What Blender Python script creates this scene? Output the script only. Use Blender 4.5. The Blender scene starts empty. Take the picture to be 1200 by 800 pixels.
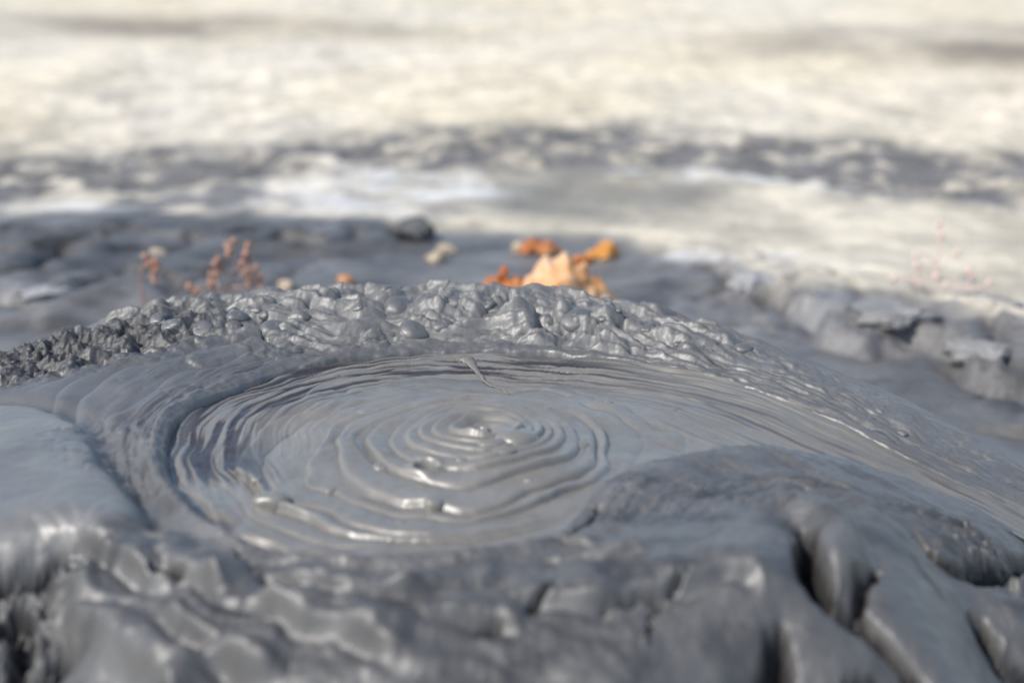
import bpy, bmesh, math, random
import numpy as np
from mathutils import Vector, Matrix

random.seed(7)
rng = np.random.default_rng(11)
scene = bpy.context.scene
COL = scene.collection
R = math.radians

# ------------------------------------------------------------------ noise
_perm = rng.permutation(4096).astype(np.int64)
def _hash(ix, iy, seed=0):
    return _perm[(_perm[(ix + seed * 131) & 4095] + iy * 7 + seed * 17) & 4095]
_ang = np.linspace(0, 2 * np.pi, 4096, endpoint=False)
_gx, _gy = np.cos(_ang).astype(np.float32), np.sin(_ang).astype(np.float32)
def noise(x, y, seed=0):
    """gradient noise, about -0.7..0.7"""
    x = np.asarray(x, np.float32) + np.float32(517.3); y = np.asarray(y, np.float32) + np.float32(311.7)
    ix = np.floor(x).astype(np.int64); iy = np.floor(y).astype(np.int64)
    fx = (x - ix).astype(np.float32); fy = (y - iy).astype(np.float32)
    u = fx * fx * fx * (fx * (fx * 6 - 15) + 10); v = fy * fy * fy * (fy * (fy * 6 - 15) + 10)
    def g(a, b):
        h = _hash(ix + a, iy + b, seed)
        return _gx[h] * (fx - a) + _gy[h] * (fy - b)
    n00, n10, n01, n11 = g(0, 0), g(1, 0), g(0, 1), g(1, 1)
    a = n00 + u * (n10 - n00); b = n01 + u * (n11 - n01)
    return a + v * (b - a)
def fbm(x, y, octaves=4, seed=0, gain=0.5, lac=2.03):
    t = 0; a = 1.0; f = 1.0
    for k in range(octaves):
        t = t + a * noise(x * f, y * f, seed + k); a *= gain; f *= lac
    return t
def billow(x, y, octaves=3, seed=0, gain=0.5):
    t = 0; a = 1.0; f = 1.0
    for k in range(octaves):
        n = noise(x * f, y * f, seed + k)
        t = t + a * (np.sqrt(n * n + 0.0012) * 2 - 0.55); a *= gain; f *= 2.1
    return t
def domes(x, y, cell, seed=0, fill=1.0, rmin=.35, rmax=.85):
    """squashed bubbles: the highest dome over each point, in units of its cell"""
    x = x / cell + 200; y = y / cell + 200
    ix = np.floor(x).astype(np.int64); iy = np.floor(y).astype(np.int64)
    best = np.zeros(x.shape, np.float32)
    for a in (-1, 0, 1):
        for b in (-1, 0, 1):
            cx = ix + a; cy = iy + b
            h1 = _hash(cx, cy, seed + 1) / 4096.; h2 = _hash(cx, cy, seed + 2) / 4096.
            h3 = _hash(cx, cy, seed + 3) / 4096.; h4 = _hash(cx, cy, seed + 4) / 4096.
            r = rmin + (rmax - rmin) * h3 ** 1.6
            d2 = ((x - cx - h1) ** 2 + (y - cy - h2) ** 2) / (r * r)
            d = np.sqrt(np.clip(1 - d2, 0, 1)) * r * (h4 < fill)
            best = np.maximum(best, d)
    return best
def plates(x, y, cell, seed=0):
    """distance to the crack between dried plates (0 in the crack) and a random value per plate"""
    x = x / cell + 200; y = y / cell + 200
    ix = np.floor(x).astype(np.int64); iy = np.floor(y).astype(np.int64)
    f1 = np.full(x.shape, 9., np.float32); f2 = f1.copy(); rid = np.zeros(x.shape, np.float32)
    for a in (-1, 0, 1):
        for b in (-1, 0, 1):
            cx = ix + a; cy = iy + b
            d = np.hypot(x - cx - _hash(cx, cy, seed + 1) / 4096., y - cy - _hash(cx, cy, seed + 2) / 4096.)
            v = _hash(cx, cy, seed + 3) / 4096.
            m = d < f1
            f2 = np.where(m, f1, np.minimum(f2, d)); rid = np.where(m, v, rid); f1 = np.where(m, d, f1)
    return f2 - f1, rid
def sstep(a, b, x):
    t = np.clip((x - a) / (b - a), 0, 1)
    return t * t * (3 - 2 * t)
def blob(X, Y, c, rx, ry=None, rot=0, p=2):
    ry = ry or rx
    dx = X - c[0]; dy = Y - c[1]
    cs, sn = math.cos(rot), math.sin(rot)
    u = (dx * cs + dy * sn) / rx; v = (-dx * sn + dy * cs) / ry
    return np.exp(-(u * u + v * v) ** (p / 2))
def spline(pts, n=10):
    P = [np.array(p[:2], float) for p in pts]
    P = [2 * P[0] - P[1]] + P + [2 * P[-1] - P[-2]]
    out = []
    for i in range(1, len(P) - 2):
        for k in range(n):
            t = k / n
            out.append(0.5 * (2 * P[i] + (P[i + 1] - P[i - 1]) * t + (2 * P[i - 1] - 5 * P[i] + 4 * P[i + 1] - P[i + 2]) * t * t
                              + (3 * P[i] - P[i - 1] - 3 * P[i + 1] + P[i + 2]) * t ** 3))
    out.append(P[-2])
    return np.array(out)
def pdist(X, Y, poly):
    """distance, arc length of the nearest point and side (+ left of travel)"""
    X = np.asarray(X, np.float32); Y = np.asarray(Y, np.float32)
    best = np.full(X.shape, 1e9, np.float32); S = np.zeros(X.shape, np.float32); side = np.zeros(X.shape, np.float32)
    acc = 0.
    for i in range(len(poly) - 1):
        ax, ay = poly[i]; bx, by = poly[i + 1]
        dx, dy = bx - ax, by - ay; L2 = dx * dx + dy * dy
        if L2 < 1e-12: continue
        L = math.sqrt(L2)
        px = X - np.float32(ax); py = Y - np.float32(ay)
        t = np.clip((px * dx + py * dy) / L2, 0, 1)
        d2 = (px - t * dx) ** 2 + (py - t * dy) ** 2
        m = d2 < best
        best[m] = d2[m]; S[m] = (acc + t * L)[m]; side[m] = (dx * py - dy * px)[m]
        acc += L
    return np.sqrt(best), S, np.sign(side)
def inside(X, Y, poly):
    c = np.zeros(X.shape, bool); n = len(poly)
    for i in range(n):
        ax, ay = poly[i]; bx, by = poly[(i + 1) % n]
        if ay == by: continue
        m = (ay > Y) != (by > Y)
        c ^= m & (X < (bx - ax) * (Y - ay) / (by - ay) + ax)
    return c

# ------------------------------------------------------------------ object helpers
def tag(o, label=None, cat=None, group=None, kind=None):
    for k, v in (('label', label), ('category', cat), ('group', group), ('kind', kind)):
        if v: o[k] = v
    return o
def link(name, me, mat=None, parent=None, loc=None):
    o = bpy.data.objects.new(name, me); COL.objects.link(o)
    if mat and me is not None: me.materials.append(mat)
    if parent: o.parent = parent
    if loc is not None: o.location = loc
    return o
def empty(name, loc, rz=0):
    o = bpy.data.objects.new(name, None); COL.objects.link(o)
    o.location = loc; o.rotation_euler = (0, 0, rz); o.empty_display_size = .02
    return o
def mesh_np(name, V, Q, attrs=None, keep=None):
    V = V.astype(np.float32)
    if keep is not None:
        Q = Q[keep]
        used = np.zeros(len(V), bool); used[Q.ravel()] = True
        idx = np.cumsum(used) - 1
        V = V[used]; Q = idx[Q]
        if attrs: attrs = {k: v[used] for k, v in attrs.items()}
    me = bpy.data.meshes.new(name)
    me.vertices.add(len(V)); me.vertices.foreach_set('co', V.ravel())
    k = Q.shape[1]
    me.loops.add(len(Q) * k); me.loops.foreach_set('vertex_index', Q.astype(np.int32).ravel())
    me.polygons.add(len(Q)); me.polygons.foreach_set('loop_start', np.arange(0, len(Q) * k, k, dtype=np.int32))
    me.polygons.foreach_set('use_smooth', np.ones(len(Q), bool))
    for nme, v in (attrs or {}).items():
        if v.ndim == 1:
            a = me.attributes.new(nme, 'FLOAT', 'POINT'); a.data.foreach_set('value', v.astype(np.float32))
        else:
            a = me.attributes.new(nme, 'FLOAT_COLOR', 'POINT')
            a.data.foreach_set('color', np.concatenate([v, np.ones((len(v), 1))], 1).astype(np.float32).ravel())
    me.update(calc_edges=True)
    return me
def gridq(nx, ny):
    i = np.arange(nx - 1); j = np.arange(ny - 1)
    J, I = np.meshgrid(j, i, indexing='ij')
    a = (J * nx + I).ravel()
    return np.stack([a, a + 1, a + nx + 1, a + nx], 1)
def axis(*parts):
    """(start, end, step) pieces joined"""
    out = []
    for a, b, s in parts:
        n = max(1, int(round((b - a) / s)))
        out.append(np.linspace(a, b, n, endpoint=False))
    out.append([parts[-1][1]])
    return np.concatenate(out)
def geo(a, b, s0, k):
    out = [a]; s = s0
    while out[-1] < b: out.append(out[-1] + s); s *= k
    return np.array(out[1:])

# ------------------------------------------------------------------ materials
def nodes(name):
    m = bpy.data.materials.new(name); m.use_nodes = True
    nt = m.node_tree; b = nt.nodes['Principled BSDF']
    return m, nt, b
def N(nt, t, **kw):
    n = nt.nodes.new(t)
    for k, v in kw.items():
        if k in n.inputs.keys() if hasattr(n.inputs, 'keys') else False: n.inputs[k].default_value = v
        else: setattr(n, k, v)
    return n
def tex(nt, scale, detail=4, rough=.55, coord=None, dist=0):
    n = nt.nodes.new('ShaderNodeTexNoise'); n.inputs['Scale'].default_value = scale
    n.inputs['Detail'].default_value = detail; n.inputs['Roughness'].default_value = rough; n.inputs['Distortion'].default_value = dist
    if coord: nt.links.new(coord, n.inputs['Vector'])
    return n
def ramp(nt, src, stops):
    r = nt.nodes.new('ShaderNodeValToRGB'); nt.links.new(src, r.inputs['Fac'])
    e = r.color_ramp.elements
    while len(e) < len(stops): e.new(.5)
    for q, (p, c) in zip(e, stops):
        q.position = p; q.color = (*c, 1) if len(c) == 3 else c
    return r
def mix(nt, fac, a, b, mode='MIX'):
    n = nt.nodes.new('ShaderNodeMix'); n.data_type = 'RGBA'; n.blend_type = mode
    for s, v in ((0, fac), (6, a), (7, b)):
        if hasattr(v, 'links') or isinstance(v, bpy.types.NodeSocket): nt.links.new(v, n.inputs[s])
        elif isinstance(v, (int, float)): n.inputs[s].default_value = v
        else: n.inputs[s].default_value = (*v, 1)
    return n.outputs[2]
def maprange(nt, src, a, b, c, d):
    n = nt.nodes.new('ShaderNodeMapRange'); nt.links.new(src, n.inputs[0])
    for i, v in enumerate((a, b, c, d)): n.inputs[i + 1].default_value = v
    return n.outputs[0]
def mud_material(name, base, dark, fine=900., bump=.32, rough=(.36, .64)):
    """wet clay: attribute 'wet' drives gloss, 'tone' the dark threads, 'pale' the drying crust"""
    m, nt, b = nodes(name)
    co = nt.nodes.new('ShaderNodeTexCoord').outputs['Object']
    at = nt.nodes.new('ShaderNodeAttribute'); at.attribute_name = 'tone'
    aw = nt.nodes.new('ShaderNodeAttribute'); aw.attribute_name = 'wet'
    ap = nt.nodes.new('ShaderNodeAttribute'); ap.attribute_name = 'pale'
    n1 = tex(nt, 28, 5, .6, co, .6)
    c = ramp(nt, n1.outputs['Fac'], [(.3, tuple(v * .84 for v in base)), (.7, tuple(v * 1.12 for v in base))]).outputs[0]
    n2 = tex(nt, 260, 3, .6, co)
    c = mix(nt, maprange(nt, n2.outputs['Fac'], .35, .75, 0, .22), c, tuple(v * .7 for v in base))
    c = mix(nt, ap.outputs['Fac'], c, (.235, .228, .215))
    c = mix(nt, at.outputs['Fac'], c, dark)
    nt.links.new(c, b.inputs['Base Color'])
    n3 = tex(nt, 90, 4, .6, co)
    r1 = maprange(nt, aw.outputs['Fac'], 0, 1, rough[1], rough[0])
    ma = nt.nodes.new('ShaderNodeMath'); ma.operation = 'MULTIPLY_ADD'
    nt.links.new(n3.outputs['Fac'], ma.inputs[0]); ma.inputs[1].default_value = .3; nt.links.new(r1, ma.inputs[2])
    mb = nt.nodes.new('ShaderNodeMath'); mb.operation = 'SUBTRACT'; nt.links.new(ma.outputs[0], mb.inputs[0]); mb.inputs[1].default_value = .15
    nt.links.new(mb.outputs[0], b.inputs['Roughness'])
    b.inputs['Specular IOR Level'].default_value = .7
    nt.links.new(maprange(nt, aw.outputs['Fac'], .15, .9, .0, .50), b.inputs['Coat Weight']); b.inputs['Coat Roughness'].default_value = .32; b.inputs['Coat IOR'].default_value = 1.45
    bp = nt.nodes.new('ShaderNodeBump'); bp.inputs['Strength'].default_value = bump; bp.inputs['Distance'].default_value = .0006
    n4 = tex(nt, fine * .55, 6, .68, co)
    nt.links.new(n4.outputs['Fac'], bp.inputs['Height']); nt.links.new(bp.outputs[0], b.inputs['Normal'])
    return m
MUD = mud_material('wet_mud', (.100, .097, .092), (.022, .020, .020))
POOLMUD = mud_material('liquid_mud', (.174, .160, .136), (.026, .021, .021), fine=500, bump=.05, rough=(.36, .50))

# ------------------------------------------------------------------ plan of the mud volcano (metres; x right, y away, z up)
EDGE_OUT = [(0.0148, 0.472, 0.14), (0.0, 0.4648, 0.14), (-0.03, 0.4558, 0.14), (-0.0628, 0.4538, 0.14), (-0.0915, 0.4641, 0.14), (-0.1149, 0.4892, 0.14), (-0.1344, 0.5228, 0.14), (-0.1486, 0.5616, 0.14),
            (-0.1529, 0.5993, 0.14), (-0.1409, 0.6342, 0.14), (-0.1143, 0.6704, 0.14), (-0.0744, 0.6956, 0.14), (-0.0311, 0.7074, 0.14), (0.0178, 0.7062, 0.139), (0.0698, 0.6921, 0.137), (0.1144, 0.6696, 0.134),
            (0.1612, 0.6308, 0.125), (0.1966, 0.6095, 0.112), (0.2332, 0.597, 0.097), (0.2788, 0.5878, 0.075)]
EDGE_IN = [(0.0148, 0.472, 0.14), (0.0242, 0.4884, 0.14), (0.0332, 0.5117, 0.14), (0.0467, 0.5352, 0.14), (0.0682, 0.5579, 0.138), (0.1004, 0.579, 0.134), (0.1363, 0.5886, 0.127), (0.1718, 0.5911, 0.117), (0.1978, 0.5861, 0.108),
           (0.2264, 0.577, 0.096), (0.268, 0.5708, 0.075)]
RIM = [(-0.3856, 0.6991, 0.09), (-0.3307, 0.7248, 0.112), (-0.2756, 0.7303, 0.13), (-0.2379, 0.7453, 0.138), (-0.2023, 0.7547, 0.146), (-0.1617, 0.7649, 0.151), (-0.0945, 0.761, 0.155), (-0.0377, 0.7608, 0.158), (0.0188, 0.7573, 0.156), (0.0649, 0.744, 0.15),
       (0.1126, 0.719, 0.143), (0.1719, 0.678, 0.128), (0.2084, 0.6517, 0.115), (0.2436, 0.6282, 0.1), (0.2942, 0.6059, 0.075)]
eo, ei, rim = spline(EDGE_OUT), spline(EDGE_IN), spline(RIM)
pool_poly = np.concatenate([eo, ei[::-1][:-1]])
CENTRE = (-0.0102, 0.5722, 0.148)
BURST = [(*(-0.0351, 0.5358, 0.149)[:2], .0062), (*(-0.0133, 0.5645, 0.152)[:2], .0060)]

ctrl = [(-0.1319, 0.5538, 0.1385), (-0.1176, 0.6156, 0.139), (-0.0629, 0.6638, 0.1395), (-0.011, 0.5696, 0.14), (-0.0635, 0.4856, 0.1385), (-0.0123, 0.4698, 0.139), (0.0391, 0.6142, 0.1395),
        (0.0791, 0.6212, 0.137), (0.1188, 0.6203, 0.131), (0.1561, 0.6076, 0.122), (0.1918, 0.5921, 0.11), (0.2304, 0.5883, 0.095), (0.2733, 0.5833, 0.073),
        # shoulder of the near right lobes
        (0.0813, 0.5243, 0.143), (0.1152, 0.5072, 0.143), (0.1478, 0.5033, 0.134), (0.1847, 0.5109, 0.116), (0.2284, 0.5214, 0.092), (0.0375, 0.478, 0.142), (0.0662, 0.4598, 0.147), (0.105, 0.4571, 0.145),
        # near side
        (-0.0568, 0.4283, 0.143), (-0.1032, 0.4476, 0.143), (-0.1368, 0.4758, 0.143), (-0.185, 0.5317, 0.1455), (-0.2122, 0.5121, 0.1445), (-0.1846, 0.5825, 0.139), (-0.2283, 0.6184, 0.138), (-0.1484, 0.534, 0.139),
        (-0.1459, 0.4397, 0.134), (-0.0827, 0.4121, 0.136), (-0.0274, 0.4102, 0.137), (0.0279, 0.418, 0.139), (0.0839, 0.4199, 0.138), (0.1299, 0.4331, 0.131), (0.1898, 0.4728, 0.103),
        (-0.1978, 0.4514, 0.128), (-0.1711, 0.4211, 0.112), (-0.081, 0.3991, 0.125), (0.0, 0.3957, 0.127), (0.0824, 0.4059, 0.121), (0.1862, 0.4585, 0.09), (-0.2505, 0.5043, 0.13),
        (-.30, .25, .04), (-.1, .26, .06), (.1, .26, .06), (.3, .28, .03), (-.35, .1, 0), (0, .1, .005), (.35, .1, 0), (-.7, .1, 0), (.7, .1, 0), (-.5, .4, .03), (-.7, .5, 0), (.48, .42, 0), (.7, .5, 0)]
ctrl += RIM + EDGE_OUT[1:] + EDGE_IN[2:-1:2]
# the outer flank falls away behind the rim
for i in range(1, len(RIM) - 1):
    a, b = np.array(RIM[i - 1][:2]), np.array(RIM[i + 1][:2]); t = (b - a) / np.linalg.norm(b - a)
    n = np.array([-t[1], t[0]]); z = RIM[i][2]
    for off, dz in ((.035, .010), (.09, .045), (.17, .085)):
        p = np.array(RIM[i][:2]) + n * off
        ctrl.append((p[0], p[1], max(z - dz, .03)))
ctrl += [(-.7, 1.0, .01), (-.35, 1.2, .02), (0, 1.25, .02), (.35, 1.15, .01), (.7, .9, 0), (-.7, 1.4, 0), (-.2, 1.4, .01), (.2, 1.4, .01), (.7, 1.4, 0)]
C = np.array(ctrl, float)
def _k(r2): return np.where(r2 > 1e-12, 0.5 * r2 * np.log(np.maximum(r2, 1e-12)), 0)
n_ = len(C)
A = np.zeros((n_ + 3, n_ + 3)); D2 = (C[:, None, 0] - C[None, :, 0]) ** 2 + (C[:, None, 1] - C[None, :, 1]) ** 2
A[:n_, :n_] = _k(D2) + np.eye(n_) * 4e-5
A[:n_, n_:] = np.c_[np.ones(n_), C[:, :2]]; A[n_:, :n_] = A[:n_, n_:].T
Wt = np.linalg.solve(A, np.r_[C[:, 2], 0, 0, 0])
def base_eval(x, y):
    out = Wt[n_] + Wt[n_ + 1] * x + Wt[n_ + 2] * y
    for i in range(n_): out = out + Wt[i] * _k((x - C[i, 0]) ** 2 + (y - C[i, 1]) ** 2)
    return out
_bx = np.linspace(-.75, .75, 301); _by = np.linspace(.0, 1.45, 291)
_BX, _BY = np.meshgrid(_bx, _by); _BZ = base_eval(_BX, _BY)
def bilerp(X, Y, xs, ys, Z):
    u = np.clip((X - xs[0]) / (xs[1] - xs[0]), 0, len(xs) - 1.001); v = np.clip((Y - ys[0]) / (ys[1] - ys[0]), 0, len(ys) - 1.001)
    i = u.astype(int); j = v.astype(int); fu = u - i; fv = v - j
    def cr(p0, p1, p2, p3, t): return p1 + .5 * t * (p2 - p0 + t * (2 * p0 - 5 * p1 + 4 * p2 - p3 + t * (3 * (p1 - p2) + p3 - p0)))
    rows = []
    for b in (-1, 0, 1, 2):
        jj = np.clip(j + b, 0, len(ys) - 1)
        rows.append(cr(*[Z[jj, np.clip(i + a, 0, len(xs) - 1)] for a in (-1, 0, 1, 2)], fu))
    return cr(*rows, fv)
print('RBF residual mm', np.round(1000 * np.abs(base_eval(C[:, 0], C[:, 1]) - C[:, 2]).max(), 1))
def base(X, Y): return bilerp(X, Y, _bx, _by, _BZ)

CRACKS = [  # points, half width, depth
    ([(0.1074, 0.4768, 0.1453), (0.1056, 0.4574, 0.1449), (0.1062, 0.4423, 0.1431), (0.1158, 0.437, 0.1387), (0.1237, 0.432, 0.1336), (0.1298, 0.4261, 0.1273), (0.1341, 0.4186, 0.1201), (0.1341, 0.4061, 0.1119)], .0056, .019),
    ([(0.1317, 0.4653, 0.1362), (0.1229, 0.4522, 0.1389), (0.1163, 0.439, 0.1391)], .0022, .008),
    ([(0.0888, 0.4256, 0.1409), (0.0857, 0.4197, 0.1371), (0.0853, 0.4115, 0.1279), (0.0816, 0.3994, 0.1162)], .0048, .018),
    ([(0.1593, 0.5055, 0.1288), (0.1628, 0.496, 0.126), (0.1829, 0.5051, 0.1167), (0.2255, 0.5577, 0.0936), (0.2528, 0.5828, 0.0825)], .0060, .015),
    ([(0.1739, 0.4751, 0.1121), (0.1782, 0.4665, 0.103), (0.1916, 0.4602, 0.0895)], .0065, .015),
    ([(0.1077, 0.4088, 0.123), (0.117, 0.4133, 0.1243), (0.1251, 0.4112, 0.1197)], .0028, .008),
    ([(-0.19, 0.4558, 0.1314), (-0.1804, 0.4596, 0.1346), (-0.1708, 0.4639, 0.1378), (-0.1613, 0.4651, 0.1396)], .0022, .009),
    ([(-0.1803, 0.4435, 0.1257), (-0.174, 0.4481, 0.1297), (-0.168, 0.4371, 0.1243), (-0.1701, 0.4285, 0.1175)], .0042, .014),
    ([(-0.1771, 0.422, 0.1115), (-0.161, 0.4222, 0.1168), (-0.1535, 0.4269, 0.1232)], .0046, .015),
    ([(0.0034, 0.424, 0.1396), (0.0114, 0.4318, 0.1416), (0.0161, 0.434, 0.1422)], .0018, .007),
    ([(-0.0111, 0.4152, 0.1373), (-0.0056, 0.4159, 0.1372)], .0018, .006),
    ([(0.0282, 0.4251, 0.1412), (0.0456, 0.4301, 0.1423), (0.0607, 0.4382, 0.1451)], .0010, .004),
    ([(-0.1249, 0.449, 0.1412), (-0.116, 0.4452, 0.1416)], .0018, .008),
    ([(-0.1334, 0.727, 0.151), (-0.1296, 0.7144, 0.1486), (-0.1287, 0.703, 0.1463)], .0009, .006),
    ([(0.0154, 0.4707, 0.1407), (0.0286, 0.4872, 0.1406), (0.0339, 0.5004, 0.1405)], .0014, .005),
    ([(0.0581, 0.4402, 0.1453), (0.0481, 0.4264, 0.141), (0.0441, 0.4115, 0.1338)], .0009, .003),
    ([(-0.0963, 0.4577, 0.1416), (-0.0769, 0.4301, 0.1424), (-0.0505, 0.4225, 0.1416)], .0009, .003),
]
ROPES = [  # folds pushed out over the near edge: points, height, near width, far width
    ([(-0.1621, 0.4657, 0.1397), (-0.1543, 0.4711, 0.1418), (-0.1347, 0.4549, 0.1411), (-0.1229, 0.4456, 0.1408), (-0.108, 0.4419, 0.1421), (-0.09, 0.4312, 0.1418)], .0042, .0022, .016),
    ([(-0.0883, 0.4467, 0.1424), (-0.0661, 0.4349, 0.1429), (-0.0429, 0.4321, 0.1424), (-0.0231, 0.4365, 0.1414), (0.0029, 0.4452, 0.1417)], .0034, .0020, .010),
    ([(-0.0855, 0.4299, 0.1419), (-0.0699, 0.4202, 0.1405), (-0.054, 0.4151, 0.139), (-0.0438, 0.4082, 0.1362), (-0.03, 0.4068, 0.1355)], .0042, .0024, .012),
    ([(-0.1174, 0.4311, 0.1373), (-0.1015, 0.4155, 0.1337), (-0.0847, 0.4057, 0.1304), (-0.0705, 0.4023, 0.1298)], .0040, .0024, .012),
    ([(-0.0028, 0.4281, 0.1404), (0.0142, 0.4292, 0.1413), (0.0369, 0.4286, 0.142), (0.0577, 0.4368, 0.1446), (0.0728, 0.4428, 0.1469), (0.0837, 0.4379, 0.1462), (0.0848, 0.4258, 0.1416)], .0034, .0022, .014),
    ([(-0.1641, 0.4619, 0.1381), (-0.1477, 0.4407, 0.1337), (-0.1297, 0.4205, 0.1286), (-0.109, 0.4024, 0.1236), (-0.0988, 0.3914, 0.118)], .0040, .0040, .010),
    ([(-0.0335, 0.4194, 0.1401), (-0.0112, 0.4211, 0.1391), (0.0056, 0.4159, 0.1371)], .0026, .0020, .008),
    ([(0.0119, 0.4532, 0.1419), (0.0298, 0.4536, 0.1435), (0.048, 0.4568, 0.1452)], .0020, .0016, .008),
]
SLAB = spline([(-0.3385, 0.7001, 0.1106), (-0.2694, 0.6418, 0.1323), (-0.2257, 0.6224, 0.1384), (-0.194, 0.5981, 0.1389), (-0.1695, 0.5511, 0.1416), (-0.1443, 0.505, 0.1422), (-0.1379, 0.4774, 0.143), (-0.1508, 0.4697, 0.1419), (-0.1643, 0.4693, 0.1404), (-0.1828, 0.4624, 0.1355), (-0.2125, 0.4582, 0.1282), (-0.249, 0.4928, 0.1283), (-0.3385, 0.7001, 0.1106)], 8)
def wrinkle_field(X, Y):
    wx = X + .012 * fbm(X / .06, Y / .06, 3, 40); wy = Y + .012 * fbm(X / .06, Y / .06, 3, 50)
    return wx, wy
def mound_height(X, Y):
    z = base(X, Y)
    do, so, _ = pdist(X, Y, eo); di, si, _ = pdist(X, Y, ei)
    ins = inside(X, Y, pool_poly)
    dp = np.minimum(do, di); dp = np.where(ins, -dp, dp)
    dr, sr, sd = pdist(X, Y, rim)
    outer = sd > 0                       # beyond the rim
    wx, wy = wrinkle_field(X, Y)
    back = sstep(.50, .60, Y + .25 * np.clip(X, -.5, 0) * -1)      # the far half
    right = sstep(.08, .24, X)
    near = 1 - sstep(.50, .60, Y - .15 * np.abs(X))
    drs = np.where(outer, dr, -dr)
    # --- bubbly berm
    wb = np.exp(-(np.clip(np.abs(drs + .020), 0, 1) / .046) ** 6) * sstep(-.32, -.20, X) * sstep(.001, .007, dp) * (1 - near)
    wb = np.where(di < do, 0, wb)
    amp = .62 - .30 * right
    wb = wb * (1 - .80 * sstep(.05, .17, X))
    vx = wx + .0022 * fbm(X / .008, Y / .008, 2, 63); vy = wy + .0022 * fbm(X / .008, Y / .008, 2, 67)
    b1 = domes(vx, vy, .0150, 3, .5, .30, .80) * .0150
    b2 = domes(vx, vy, .0080, 13, .55, .35, .8) * .0080
    b3 = domes(X, Y, .0040, 23, .45, .3, .8) * .0040
    cr0 = np.exp(-((drs + .006) / .02) ** 2) * (1 - near)
    cl = np.clip(.42 + 1.5 * fbm(X / .035, Y / .035, 3, 61), 0, 1)
    bub = b1 * .50 * np.clip(cl + .4, 0, 1) + np.maximum(b2 * .34, b3 * .30) * (.15 + .85 * cl)
    hi = sstep(-.060, -.012, drs)                                    # rougher towards the crest
    rag = fbm(X / .021, Y / .019, 3, 75, .42)
    z = z + wb * amp * (bub * (.75 + .65 * hi) + .0030 * hi * fbm(vx / .020, vy / .020, 3, 71, .45))
    cr = np.exp(-((drs + .006) / .014) ** 2)                                                 # the crest, ragged against the background
    z = z + cr * (1 - near) * (.85 - .5 * right) * (.0056 * rag + .0010 * np.abs(fbm(X / .009, Y / .009, 2, 79)) + .0010 * np.clip(fbm(X / .05, Y / .05, 2, 77) * 3, -1, 1.6))
    # bubbles and puckered skin lower down, between the berm and the liquid on the left
    wq = sstep(.002, .010, dp) * (1 - sstep(.030, .060, dp)) * sstep(-.26, -.20, X) * (1 - sstep(.02, .10, X)) * sstep(.50, .55, Y) * (do < di)
    z = z + wq * (b1 * .22 * cl + np.maximum(b2 * .30, b3 * .36) * np.clip(cl * 1.2 - .2, 0, 1) + .0005 * fbm(so / .03, do / .006, 3, 83))
    # fine crinkles of the drying skin
    z = z + (wb * .0003 + cr0 * .0004) * fbm(X / .0042, Y / .0042, 3, 87, .6)
    # lumpy ledges along the berm
    t1 = np.abs(fbm(sr / .05, drs / .014 + .8 * fbm(X / .05, Y / .05, 2, 91), 3, 81)) * 2
    z = z + wb * .0050 * (t1 - .5) * (1 - .3 * right)
    # streaks drawn out to the right between berm and channel
    ws = sstep(-.03, .12, X) * (1 - near) * np.exp(-(np.clip(dp, 0, 1) / .075) ** 4) * (do < di)
    st = fbm(so / .06, do / .0045, 3, 101) + .5 * noise(so / .03, do / .0016, 111)
    skirt = fbm(so / .045 + 3, do / .013 + .5 * fbm(X / .04, Y / .04, 2, 105), 3, 107)
    z = z + ws * (.0011 * st + (.0034 * np.abs(skirt) + .0008 * domes(wx, wy, .016, 109, .35)) * sstep(.002, .024, dp))
    pud = ws * sstep(.28, .45, fbm(so / .05 + 11, do / .012, 2, 113)); z = z - pud * .0015 + pud * .0022 * domes(X, Y, .0085, 115, .8)
    # thin broken skin just behind the pool
    wk = np.exp(-((dp - .010) / .010) ** 2) * back * (do < di)
    z = z + wk * .0016 * fbm(so / .022, do / .0028, 3, 121)
    # --- torn dark gravelly crust, far left
    wg = np.clip(blob(X, Y, (-0.2377, 0.7004, 0.132), .092, .040, .25, 4) + blob(X, Y, (-0.2951, 0.7075, 0.125), .06, .05, 0, 4), 0, 1)
    g = domes(wx, wy, .008, 31, .9, .4, .8) * .008 + domes(X, Y, .0042, 35, .9, .4, .8) * .0042
    z = z + wg * (g * .42 - .002 + .0060 * fbm(X / .016, Y / .014, 4, 131, .55) - .004 * sstep(.05, .3, fbm(X / .02, Y / .02, 2, 135)))
    # gravelly patch on the right
    wg2 = np.clip(blob(X, Y, (0.1926, 0.5355, 0.115), .035, .016, -.45, 4) + .8 * blob(X, Y, (0.2006, 0.5132, 0.1), .022, .03, 0, 4), 0, 1)
    z = z + wg2 * (g * .6 - .002 + .003 * fbm(X / .010, Y / .010, 4, 133))
    m = (X < -.10) & (Y > .36) & (Y < .72)
    sl = np.zeros_like(z)
    if m.any():
        qx = X[m] + .003 * fbm(X[m] / .03, Y[m] / .03, 2, 801); qy = Y[m] + .003 * fbm(X[m] / .03, Y[m] / .03, 2, 803)
        dd, _, _ = pdist(qx, qy, SLAB); dd = np.where(inside(qx, qy, SLAB), dd, -dd)
        sl[m] = sstep(-.004, .008, dd)
        z[m] = z[m] + .0042 * (1 - np.exp(-np.clip(dd, 0, 1) / .010)) - .0030 * np.exp(-((dd + .006) / .006) ** 2)
    z = z + sl * (.0012 * fbm(X / .05, Y / .05, 2, 805) + .0002 * fbm(X / .008, Y / .008, 3, 807))
    wg3 = np.clip(blob(X, Y, (-0.1799, 0.4524, 0.1311), .034, .014, .25, 4) + blob(X, Y, (-0.1677, 0.4305, 0.1197), .016, .016, 0, 4), 0, 1) * (1 - sl)
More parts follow.
